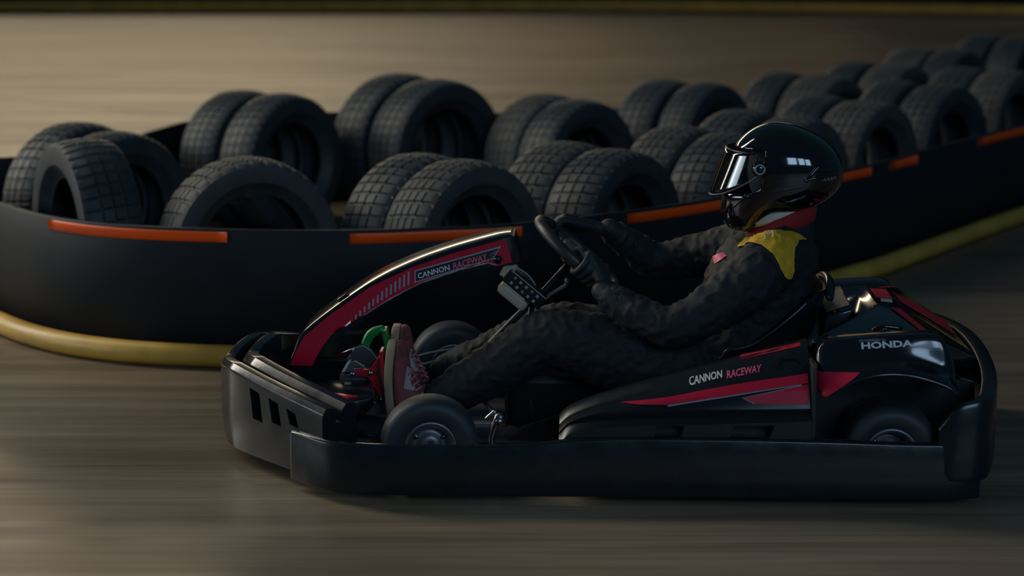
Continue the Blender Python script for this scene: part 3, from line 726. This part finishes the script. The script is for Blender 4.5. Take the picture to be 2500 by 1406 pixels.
# control unit hanging under the fairing's end
ang = R(40)
dk = Vector((math.cos(ang), 0, -math.sin(ang))); uk = Vector((math.sin(ang), 0, math.cos(ang)))
c0 = Vector((.092, -.055, .492))
unit = box('control_unit', c0, (.145, .07, .046), 'satin', kart, rot=(0, ang, 0), bev=.004)
for i in range(5):
    for j in range(2):
        p = c0 + dk * (-.045 + .022 * i) + uk * (.009 - .019 * j)
        box('button', (p.x, p.y - .036, p.z), (.009, .004, .009), 'grey_film' if (i + j) % 3 else 'dull_steel', unit, rot=(0, ang, 0), bev=.001)
p = c0 - uk * .044 + dk * -.012; bl = box('battery_block', p, (.105, .066, .034), 'beige', unit, rot=(0, ang, 0), bev=.010)
p = c0 - uk * .024 + dk * -.02; box('gasket', p, (.085, .064, .012), 'beige', unit, rot=(0, ang, 0), bev=.003)
p = c0 + dk * -.075 + uk * .012; box('mount', p, (.04, .05, .05), 'beige', unit, rot=(0, ang - R(15), 0), bev=.003)
tube('wire', [c0 + dk * -.07 + uk * .03, c0 + dk * -.02 + uk * .036, c0 + dk * .02 + uk * .026], .003, 'grey_film', unit, seg=6)
tube('lever', [c0 + dk * .07 + uk * .005, c0 + dk * .075 + uk * .04, c0 + dk * .09 + uk * .085, c0 + dk * .085 + uk * .10], [.006, .006, .007, .009], 'dull_steel', unit, seg=8, n=3, dome=True)

# --- fuel tank between the legs
box('fuel_tank', (.20, 0, .145), (.34, .20, .17), 'satin', kart, bev=.03)
prism('leg_guard', [(.02, .06), (.46, .06), (.46, .22), (.30, .20), (.10, .13)], -.335, -.325, 'satin', kart, bev=.003)
# --- seat shell
rings = []
spine = [((.36, .105), .17, .04), ((.50, .085), .19, .10), ((.66, .09), .20, .17), ((.80, .13), .20, .22), ((.90, .22), .20, .20), ((.96, .34), .195, .13), ((.995, .44), .18, .075), ((1.005, .505), .15, .03)]
SPn = catmull([Vector((p[0], 0, p[1])) for p, w, h in spine], 4); SW = catmull([Vector((w, h, 0)) for p, w, h in spine], 4)
for i, (p, q) in enumerate(zip(SPn, SW)):
    t = (SPn[min(i + 1, len(SPn) - 1)] - SPn[max(i - 1, 0)]).normalized(); up = Vector((-t.z, 0, t.x))
    o_ = []; i_ = []
    for k in range(13):
        a = R(-90 + 180 * k / 12); yy = math.sin(a) * q.x; hh = (1 - math.cos(a)) * q.y
        base = p + up * hh + Vector((0, yy, 0)); out = (Vector((0, math.sin(a), 0)) - up * math.cos(a)).normalized()
        o_.append(tuple(base + out * .010)); i_.append(tuple(base))
    rings.append(o_ + i_[::-1])
seat = loft('seat', rings, 'satin', kart); seat.data.set_sharp_from_angle(angle=R(50))
edge = [Vector(r[0]) for r in rings][14:] + [Vector(q) for q in rings[-1][1:13]]
tube('seat_edge', [tuple(Vector(r[0]) + Vector((0, .004, .002))) for r in rings][6::4], .009, 'satin', seat, seg=8)
tube('headrest_pad', [(1.012, -.14, .488), (1.022, -.08, .510), (1.026, 0, .516), (1.022, .08, .510), (1.012, .14, .488)], [(.011, .017)] * 5, 'bumper', seat, seg=12, n=3, dome=True)

# --- rear deck: centre cover behind the seat, with its bowl-shaped front
nu, nv = 12, 12; rings = []
def bowl(u, v):      # u: front edge -> crest, v: near -> far
    y = (-.455 + .79 * v) * (1 - u) + (-.15 + .30 * v) * u
    x = .935 * (1 - u) + 1.160 * u; z = .420 * (1 - u) + .462 * u
    d = math.sin(math.pi * min(1, v)) ** 0.7 * math.sin(math.pi * (0.22 + .78 * u ** 1.3)) ** 0.75
    return (x + .004 * d, y, z - .125 * d)
vs = [bowl(i / nu, j / nv) for i in range(nu + 1) for j in range(nv + 1)]
fs = [(i * (nv + 1) + j, i * (nv + 1) + j + 1, (i + 1) * (nv + 1) + j + 1, (i + 1) * (nv + 1) + j) for i in range(nu) for j in range(nv)]
cv = [(1.160, -.15, .462), (1.228, -.15, .458), (1.228, .15, .458), (1.160, .15, .462), (.935, -.455, .420), (1.285, -.455, .426), (1.285, .335, .426), (.935, .335, .420), (1.435, -.27, .335), (1.435, .23, .335), (1.44, -.27, .29), (1.44, .23, .29), (.935, -.455, .36), (1.285, -.455, .37), (1.285, .335, .37), (.935, .335, .36)]
cf = [(0, 1, 2, 3), (4, 5, 1, 0), (3, 2, 6, 7), (1, 8, 9, 2), (5, 8, 1), (2, 9, 6), (8, 10, 11, 9), (4, 12, 13, 5), (7, 6, 14, 15), (5, 13, 10, 8), (6, 9, 11, 14)]
bm = bmesh.new(); V1 = [bm.verts.new(v) for v in cv]
for q in cf: bm.faces.new([V1[i] for i in q])
rc = obj('rear_cover', from_bm(bm), 'gloss', kart, smooth=False); bevelled(rc, .007, 3, 15)
bw = obj('cover_bowl', mesh(vs, fs), 'gloss', rc)
so = bw.modifiers.new('s', 'SOLIDIFY'); so.thickness = .004; so.offset = -1; bake(bw)
for p in bw.data.polygons: p.use_smooth = True
RC = bvh_of([rc])
def top_decal(name, polys, m, off=.0016, step=.03):
    """film laid on the cover from above; polys in x,y"""
    bm = bmesh.new()
    for poly in polys: bm.faces.new([bm.verts.new((x, y, 1)) for x, y in poly])
    xs = [v.co.x for v in bm.verts]; ys = [v.co.y for v in bm.verts]
    for lo, hi, no in ((min(xs), max(xs), (1, 0, 0)), (min(ys), max(ys), (0, 1, 0))):
        c = math.ceil(lo / step) * step
        while c < hi:
            bmesh.ops.bisect_plane(bm, geom=bm.verts[:] + bm.edges[:] + bm.faces[:], plane_co=Vector(no) * c, plane_no=no); c += step
    for v in bm.verts:
        h = RC.ray_cast(Vector((v.co.x, v.co.y, 1)), Vector((0, 0, -1)))
        if h[0]: v.co = h[0] + h[1] * off * (1 if h[1].z > 0 else -1)
    return obj(name, from_bm(bm), m, rc, smooth=False)
top_decal('red_panel', [[(1.170, -.03), (1.220, -.03), (1.220, .12), (1.170, .12)]], 'red_dark')
lg = top_decal('logo_patch', [[(1.176, -.085), (1.210, -.095), (1.216, -.040), (1.182, -.036)]], 'white_film')
top_decal('red_band', [[(1.195, -.165), (1.222, -.165), (1.284, -.44), (1.264, -.44), (1.235, -.32)]], 'red_dark')
top_decal('red_band', [[(1.195, .165), (1.222, .165), (1.284, .32), (1.264, .32), (1.235, .26)]], 'red_dark')
top_decal('red_panel', [[(1.245, -.02), (1.425, -.02), (1.425, .22), (1.245, .14)]], 'red_dark')
top_decal('gold_panel', [[(1.250, -.15), (1.300, -.14), (1.425, -.16), (1.425, -.235)]], 'gold_film')
top_decal('pale_bar', [[(1.33, .02), (1.42, .02), (1.42, .045), (1.33, .045)]], 'grey_film')
# tank box in front of the bowl, with a sticker on its sloping top
tk = obj('tank_box', mesh([(.985, -.17, .25), (1.055, -.17, .25), (1.055, .17, .25), (.985, .17, .25), (1.000, -.155, .432), (1.085, -.155, .456), (1.085, .155, .466), (1.000, .155, .442)], [(3, 2, 1, 0), (4, 5, 6, 7), (0, 1, 5, 4), (1, 2, 6, 5), (2, 3, 7, 6), (3, 0, 4, 7)]), 'gloss', kart, smooth=False)
bevelled(tk, .008, 3)
obj('sticker', mesh([(1.008, -.13, .4365), (1.078, -.12, .4585), (1.076, .10, .465), (1.008, .10, .446)], [(0, 1, 2, 3)]), 'dull_steel', tk, smooth=False)
# spring clip between cover and pod
cl = tube('hood_clip', [(1.100, -.47, .458), (1.125, -.475, .468), (1.155, -.475, .466), (1.175, -.47, .462)], [.007, .008, .007, .009], 'gloss', kart, seg=8, n=3, dome=True)
tube('clip_foot', [(1.130, -.475, .468), (1.135, -.475, .452)], .008, 'gloss', cl, seg=8, n=1)
tube('cover_bolt', [(1.262, -.452, .424), (1.262, -.452, .440)], .010, 'steel', kart, seg=10, n=1, dome=True)
# engine block under the cover, exhaust
box('engine_block', (1.18, .20, .24), (.24, .20, .22), 'frame', kart, bev=.015)
tube('loose_cable', [(1.315, -.56, .350), (1.335, -.54, .335), (1.335, -.50, .325), (1.315, -.50, .335)], .004, 'satin', kart, seg=6)
prism('rear_floor', [(.52, .055), (1.40, .075), (1.40, .083), (.52, .063)], -.33, .33, 'frame', kart, bev=.002)

# ------------------------------------------------------------------ the driver
per = empty('person', (0, 0, 0), PSI)
tag(per, 'driver in black race suit and helmet seated in the go-kart, hands on the wheel', 'person')
bm = bmesh.new()
def limb(pts, rads, seg=18, n=5, side=None): tube_bm(bm, pts, rads, seg, n, False, True, side)
limb([(.68, 0, .205), (.745, 0, .275), (.785, 0, .40), (.825, 0, .515), (.870, 0, .600), (.880, 0, .655)], [(.175, .12), (.19, .165), (.195, .175), (.205, .165), (.165, .125), (.11, .095)], side=(0, 1, 0))
limb([(.88, 0, .64), (.872, 0, .72), (.865, 0, .79)], [.085, .075, .075])
limb([(.86, 0, .82), (.855, 0, .86)], [(.085, .09), (.085, .09)])
# arms
limb([(.865, -.11, .610), (.805, -.215, .585), (.690, -.275, .500), (.545, -.300, .428), (.440, -.270, .455), (.345, -.222, .502)], [.085, .092, .080, .066, .056, .042])
limb([(.865, .11, .610), (.785, .215, .575), (.650, .275, .535), (.505, .290, .515), (.430, .250, .565), (.365, .200, .622)], [.085, .090, .076, .062, .054, .042])
# legs
limb([(.68, -.10, .215), (.42, -.165, .300), (.175, -.190, .358), (.020, -.186, .275), (-.165, -.168, .160)], [.135, .120, .092, .082, .060])
limb([(.68, .10, .205), (.42, .140, .275), (.175, .150, .322), (.010, .145, .250), (-.165, .135, .180)], [.125, .105, .080, .074, .056])
body = obj('body', from_bm(bm), 'suit', per)
remesh(body, .0085, 5, .5)
def wr(p):
    n1 = noise.noise(Vector((p.x * 9, p.y * 9, p.z * 9)))
    n2 = noise.noise(Vector((p.x * 30 + p.z * 22, p.y * 14, p.z * 26 - p.x * 14)) + Vector((3, 5, 1)))
    ridge = 1 - abs(n2) * 2
    return .006 * n1 + .014 * max(0, ridge - .45) - .003
bmw = bmesh.new(); bmw.from_mesh(body.data); bmw.normal_update()
for v in bmw.verts:
    if v.co.z < .70: v.co += v.normal * wr(v.co)
bmesh.ops.smooth_vert(bmw, verts=bmw.verts, factor=.4, use_axis_x=True, use_axis_y=True, use_axis_z=True)
bmw.to_mesh(body.data); bmw.free()
for p in body.data.polygons: p.use_smooth = True
body['label'] = 'black quilted race suit with fine creases'
BB = bvh_of([body])
# yellow yoke over the near shoulder with stitched letter, and chest patch
yoke = [(.727, .650), (.747, .680), (.789, .691), (.85, .697), (.899, .692), (.932, .676), (.910, .664), (.900, .640), (.898, .600), (.900, .568), (.894, .549), (.884, .543), (.872, .550), (.860, .575), (.840, .615), (.802, .645), (.766, .655)]
def lay(polys, d, m, name, off=.003, step=.007, origin=2.0, y0=-.18):
    bm = bmesh.new(); dv = Vector(d).normalized()
    if isinstance(polys, tuple):
        vs = [bm.verts.new((x, 0, z)) for x, z in polys[0]]
        for q in polys[1]:
            try: bm.faces.new([vs[i] for i in q])
            except ValueError: pass
    else:
        for poly in polys: bm.faces.new([bm.verts.new((x, 0, z)) for x, z in poly])
    bmesh.ops.triangulate(bm, faces=bm.faces[:])
    xs = [v.co.x for v in bm.verts]; zs = [v.co.z for v in bm.verts]
    for lo, hi, no in ((min(xs), max(xs), (1, 0, 0)), (min(zs), max(zs), (0, 0, 1))):
        c = math.ceil(lo / step) * step
        while c < hi:
            bmesh.ops.bisect_plane(bm, geom=bm.verts[:] + bm.edges[:] + bm.faces[:], plane_co=Vector(no) * c, plane_no=no); c += step
    lost = []
    for v in bm.verts:
        h = LAY.ray_cast(Vector((v.co.x, y0, v.co.z)) - dv * origin, dv)
        if h[0] is None: lost.append(v); continue
        v.co = h[0] + (h[1] if h[1].dot(dv) < 0 else -h[1]) * off
    if lost: bmesh.ops.delete(bm, geom=lost, context='VERTS')
    return obj(name, from_bm(bm), m, None)
LAY = BB
yk = lay([yoke], (.12, 1, -.24), 'yellow_cloth', 'collar_yoke', .004); yk.parent = per
yk['label'] = 'yellow shoulder yoke with a small stitched letter'
LAY = BVHTree.FromPolygons([v.co.copy() for v in yk.data.vertices], [list(p.vertices) for p in yk.data.polygons])
ml = lay(text_shape('M', (.812, .664), (.842, .673), .15, .8, -.01), (.12, 1, -.24), 'white_film', 'stitched_letter', .0015, .01); ml.parent = yk
LAY = BB
cp = lay([[(.660, .602), (.693, .615), (.705, .602), (.669, .577)]], (.09, 1, -.2), 'pink_film', 'chest_patch', .003, y0=-.1); cp.parent = per

# --- hands in gloves
def hand(th, sgn, wrist, elbow, name):
    bm = bmesh.new()
    g = rim_pt(th); rho = (g - Cw).normalized(); T = nw.cross(rho).normalized() * sgn   # T: along the rim, towards the thumb side
    wr_ = Vector(wrist)
    def at(psi, r, s): return g + (nw * math.cos(psi) + rho * math.sin(psi)) * r + T * s
    rf = .0100
    for k, s in enumerate((-.034, -.012, .010, .031)):
        ln = (0.86, 1.0, 1.05, .98)[k]
        pts = [at(R(12), .047, s), at(R(62 * ln), .038, s * 1.02), at(R(118 * ln), .0305, s), at(R(175 * ln), .029, s * .97), at(R(215 * ln), .0275, s * .95)]
        tube_bm(bm, pts, [.0122, .0115, .0108, .0100, .0088], 10, 3, False, True)
        tube_bm(bm, [at(R(12), .047, s), wr_ * .45 + at(R(0), .047, s * .8) * .55, wr_ * .92 + at(R(0), .045, s * .7) * .08], [.0135, .017, .020], 10, 3, False, True)
    base = wr_ * .55 + at(R(-15), .040, .03) * .45
    tube_bm(bm, [base, at(R(-32), .042, .046), at(R(-78), .031, .050), at(R(-125), .0285, .046)], [.017, .0145, .0125, .0100], 10, 3, False, True)
    back = (Vector(elbow) - wr_).normalized()
    tube_bm(bm, [wr_ - back * .015, wr_ + back * .02, wr_ + back * .060], [.034, .040, .048], 14, 2, False, True)
    o = obj(name, from_bm(bm), 'glove', per); remesh(o, .0033, 3, .5)
    tube('wrist_strap', [wr_ + back * .012, wr_ + back * .016, wr_ + back * .034, wr_ + back * .038], [.0385, .0425, .0445, .042], 'glove', o, seg=20, n=1)
    return o
hand(R(68), 1, (.362, .192, .628), (.430, .250, .565), 'glove')
hand(R(-104), -1, (.340, -.218, .507), (.440, -.270, .455), 'glove')

# --- shoes: soles against the pedals
def shoe(y, xs, zh, zt, upper, name):
    L_ = zt - zh; rings = []; sole = []
    prof = [(0.0, .026, .050), (.05, .034, .075), (.16, .037, .092), (.28, .038, .098), (.40, .038, .082), (.55, .041, .066), (.70, .045, .054), (.84, .044, .046), (.94, .036, .038), (1.0, .020, .026)]
    for f, w, h in prof:
        z = zh + L_ * f; x0 = xs - .012 * math.sin(f * 3.14)
        rings.append([(x0, y - w, z), (x0 + h * .35, y - w * 1.04, z), (x0 + h * .75, y - w * .78, z), (x0 + h, y - w * .3, z), (x0 + h, y + w * .3, z), (x0 + h * .75, y + w * .78, z), (x0 + h * .35, y + w * 1.04, z), (x0, y + w, z)])
        sole.append([(x0 - .022, y - w * 1.04, z), (x0 + .004, y - w * 1.10, z), (x0 + .004, y + w * 1.10, z), (x0 - .022, y + w * 1.04, z)])
    u = loft(name, rings, upper, per); s_ = u.modifiers.new('s', 'SUBSURF'); s_.levels = 2; s_.render_levels = 2; bake(u)
    so_ = loft('sole', sole, 'tan', u); s_ = so_.modifiers.new('b', 'BEVEL'); s_.width = .004; s_.segments = 2; bake(so_)
    UB = bvh_of([u])
    def film(nm, poly, m):
        bm = bmesh.new(); bm.faces.new([bm.verts.new((x, 0, z)) for x, z in poly])
        o = decal(nm, [poly], UB, m, u, .0016, .012, d=(0, 1, 0)); return o
    film('side_panel', [(xs + .004, zh + L_ * .02), (xs + .085, zh + L_ * .08), (xs + .078, zh + L_ * .26), (xs + .03, zh + L_ * .20)], 'shoe_white')
    film('side_panel', [(xs + .026, zh + L_ * .46), (xs + .058, zh + L_ * .42), (xs + .055, zh + L_ * .62), (xs + .035, zh + L_ * .72)], 'shoe_white')
    film('toe_cap', [(xs - .02, zh + L_ * .80), (xs + .045, zh + L_ * .84), (xs + .03, zh + L_ * .99), (xs - .02, zh + L_ * .99)], 'shoe_brown')
    for k in range(6):
        f = .30 + .065 * k
        tube('lace', [(xs + .075 - .10 * (f - .3), y - .026, zh + L_ * f), (xs + .094 - .135 * (f - .3), y - .008, zh + L_ * f + .006), (xs + .094 - .135 * (f - .3), y + .008, zh + L_ * f + .002), (xs + .075 - .10 * (f - .3), y + .026, zh + L_ * f + .006)], .0042, 'pink', u, seg=6, n=3, dome=True)
    return u
shoe(-.165, -.298, .085, .348, 'shoe_red', 'shoe')
shoe(.135, -.312, .075, .332, 'shoe_red', 'shoe')

# --- helmet
lv = [(.690, .760, .925, .085), (.694, .728, .955, .100), (.712, .700, .985, .112), (.735, .690, 1.012, .119), (.765, .690, 1.040, .126), (.800, .694, 1.056, .131), (.835, .698, 1.062, .134), (.870, .703, 1.060, .134), (.900, .712, 1.050, .129), (.925, .726, 1.030, .120), (.948, .745, 1.004, .107), (.967, .766, .972, .090), (.983, .790, .935, .068), (.994, .818, .897, .042), (.9985, .842, .868, .018)]
NSEG = 48; vs = []; fs = []
for z, xf, xb, w in lv:
    cx = (xf + xb) / 2; hx = (xb - xf) / 2
    for k in range(NSEG):
        a = 2 * math.pi * k / NSEG; ca, sa = math.cos(a), math.sin(a)
        e = .88
        x = cx + hx * math.copysign(abs(ca) ** e, ca); y = w * math.copysign(abs(sa) ** e, sa)
        g = min(1, max(0, (x - .73) / .12)); g = g * g * (3 - 2 * g)
        drop = (-.030 + .072 * g) * max(0, 1 - (z - .69) / .15)
        vs.append((x, y, z + drop))
def in_port(i, k):
    zc = (lv[i][0] + lv[i + 1][0]) / 2; a = 2 * math.pi * (k + .5) / NSEG
    return .79 < zc < .915 and math.cos(a) < -.42
for i in range(len(lv) - 1):
    for k in range(NSEG):
        if not in_port(i, k): fs.append((i * NSEG + k, i * NSEG + (k + 1) % NSEG, (i + 1) * NSEG + (k + 1) % NSEG, (i + 1) * NSEG + k))
fs.append(tuple((len(lv) - 1) * NSEG + k for k in range(NSEG)))
helm = obj('helmet', mesh(vs, fs), 'helmet', per)
sd = helm.modifiers.new('so', 'SOLIDIFY'); sd.thickness = .012; sd.offset = -1
sb = helm.modifiers.new('s', 'SUBSURF'); sb.levels = 2; sb.render_levels = 2
bake(helm)
for p in helm.data.polygons: p.use_smooth = True
helm['label'] = 'glossy black full-face helmet with the visor a little raised'
HB = bvh_of([helm])
tube('helmet_trim', [(vs[k][0], vs[k][1] * 1.01, vs[k][2] - .001) for k in range(NSEG)], .006, 'satin', helm, seg=8, closed=True)
# eye-port gasket
decal('lettering', text_shape('AXXIS', (.752, .778), (.802, .812), .3, .85, .01), HB, 'grey_film', helm, .0012, .01)
decal('lettering', text_shape('AXXIS', (.985, .834), (1.030, .838), .35, .85, .0), HB, 'grey_film', helm, .0012, .008)
# rear spoiler ridge and chin vent lines
def on_helm(pts, off):
    out = []
    for x, z in pts:
        h = HB.ray_cast(Vector((x, -1, z)), Vector((0, 1, 0)))
        if h[0]: out.append(h[0] + h[1] * off * (1 if h[1].y < 0 else -1))
    return out
def helm_ridge(name, pts, r, m='helmet'):
    P = on_helm([(p.x, p.z) for p in catmull([Vector((x, 0, z)) for x, z in pts], 5)], .001)
    for mir in (1, -1):
        tube(name, [(p.x, p.y * mir, p.z) for p in P], r, m, helm, seg=8, n=1, dome=True)
helm_ridge('spoiler_ridge', [(.930, .838), (.985, .850), (1.040, .858)], .005)
helm_ridge('spoiler_ridge', [(.935, .836), (.955, .862), (.985, .888), (1.030, .898)], .005)
helm_ridge('chin_seam', [(.722, .748), (.760, .790), (.800, .835)], .003, 'satin')
# lifted visor
def vx(t, f):    # t -1..1 side to side, f 0 top .. 1 bottom
    a = abs(t); xf = .703 - .048 * f
    ztop = .922 - .004 * a; zbot = .780 + .072 * a ** 2.2
    z = ztop + (zbot - ztop) * f
    ang = t * R(84)
    x = xf + (.800 - xf) * (1 - math.cos(ang)) ** .95
    y = .139 * math.sin(ang)
    return (x, y, z)
nt_, nf_ = 28, 10
vs = [vx(-1 + 2 * i / nt_, j / nf_) for i in range(nt_ + 1) for j in range(nf_ + 1)]
fs = [(i * (nf_ + 1) + j, i * (nf_ + 1) + j + 1, (i + 1) * (nf_ + 1) + j + 1, (i + 1) * (nf_ + 1) + j) for i in range(nt_) for j in range(nf_)]
vis = obj('visor', mesh(vs, fs), 'visor', helm)
so = vis.modifiers.new('s', 'SOLIDIFY'); so.thickness = .0025; bake(vis)
for p in vis.data.polygons: p.use_smooth = True
vis['label'] = 'clear raised visor'
tube('visor_rim', [vx(-1 + 2 * i / nt_, 1) for i in range(nt_ + 1)], .0028, 'grey_film', vis, seg=6, n=1)
tube('visor_rim', [vx(-1 + 2 * i / nt_, 0) for i in range(nt_ + 1)], .0035, 'satin', vis, seg=6, n=1)
for s in (-1, 1):
    P0 = Vector((.795, s * .128, .872)); pv = tube('visor_pivot', [P0, P0 + Vector((0, s * .014, 0))], [.024, .021], 'gloss', helm, seg=24, n=1)
    tube('pivot_ring', [(P0.x + .014 * math.cos(2 * math.pi * k / 20), P0.y + s * .015, P0.z + .014 * math.sin(2 * math.pi * k / 20)) for k in range(20)], .0028, 'grey_film', pv, seg=6, closed=True)
# neck: red band and pale lining under the helmet
nb = loft('neck_band', [[(.878 + .1 * (r) * math.cos(2 * math.pi * k / 24), .098 * r * math.sin(2 * math.pi * k / 24), z + .035 * math.cos(2 * math.pi * k / 24)) for k in range(24)] for r, z in ((1.02, .668), (1.06, .690), (1.04, .722), (.80, .73), (.80, .668))], 'red_cloth', per)
ln = loft('lining', [[(.858 + .115 * r * math.cos(2 * math.pi * k / 24), .098 * r * math.sin(2 * math.pi * k / 24), z + .030 * math.cos(2 * math.pi * k / 24)) for k in range(24)] for r, z in ((.92, .705), (1.0, .715), (.98, .745), (.70, .745))], 'lining', helm)
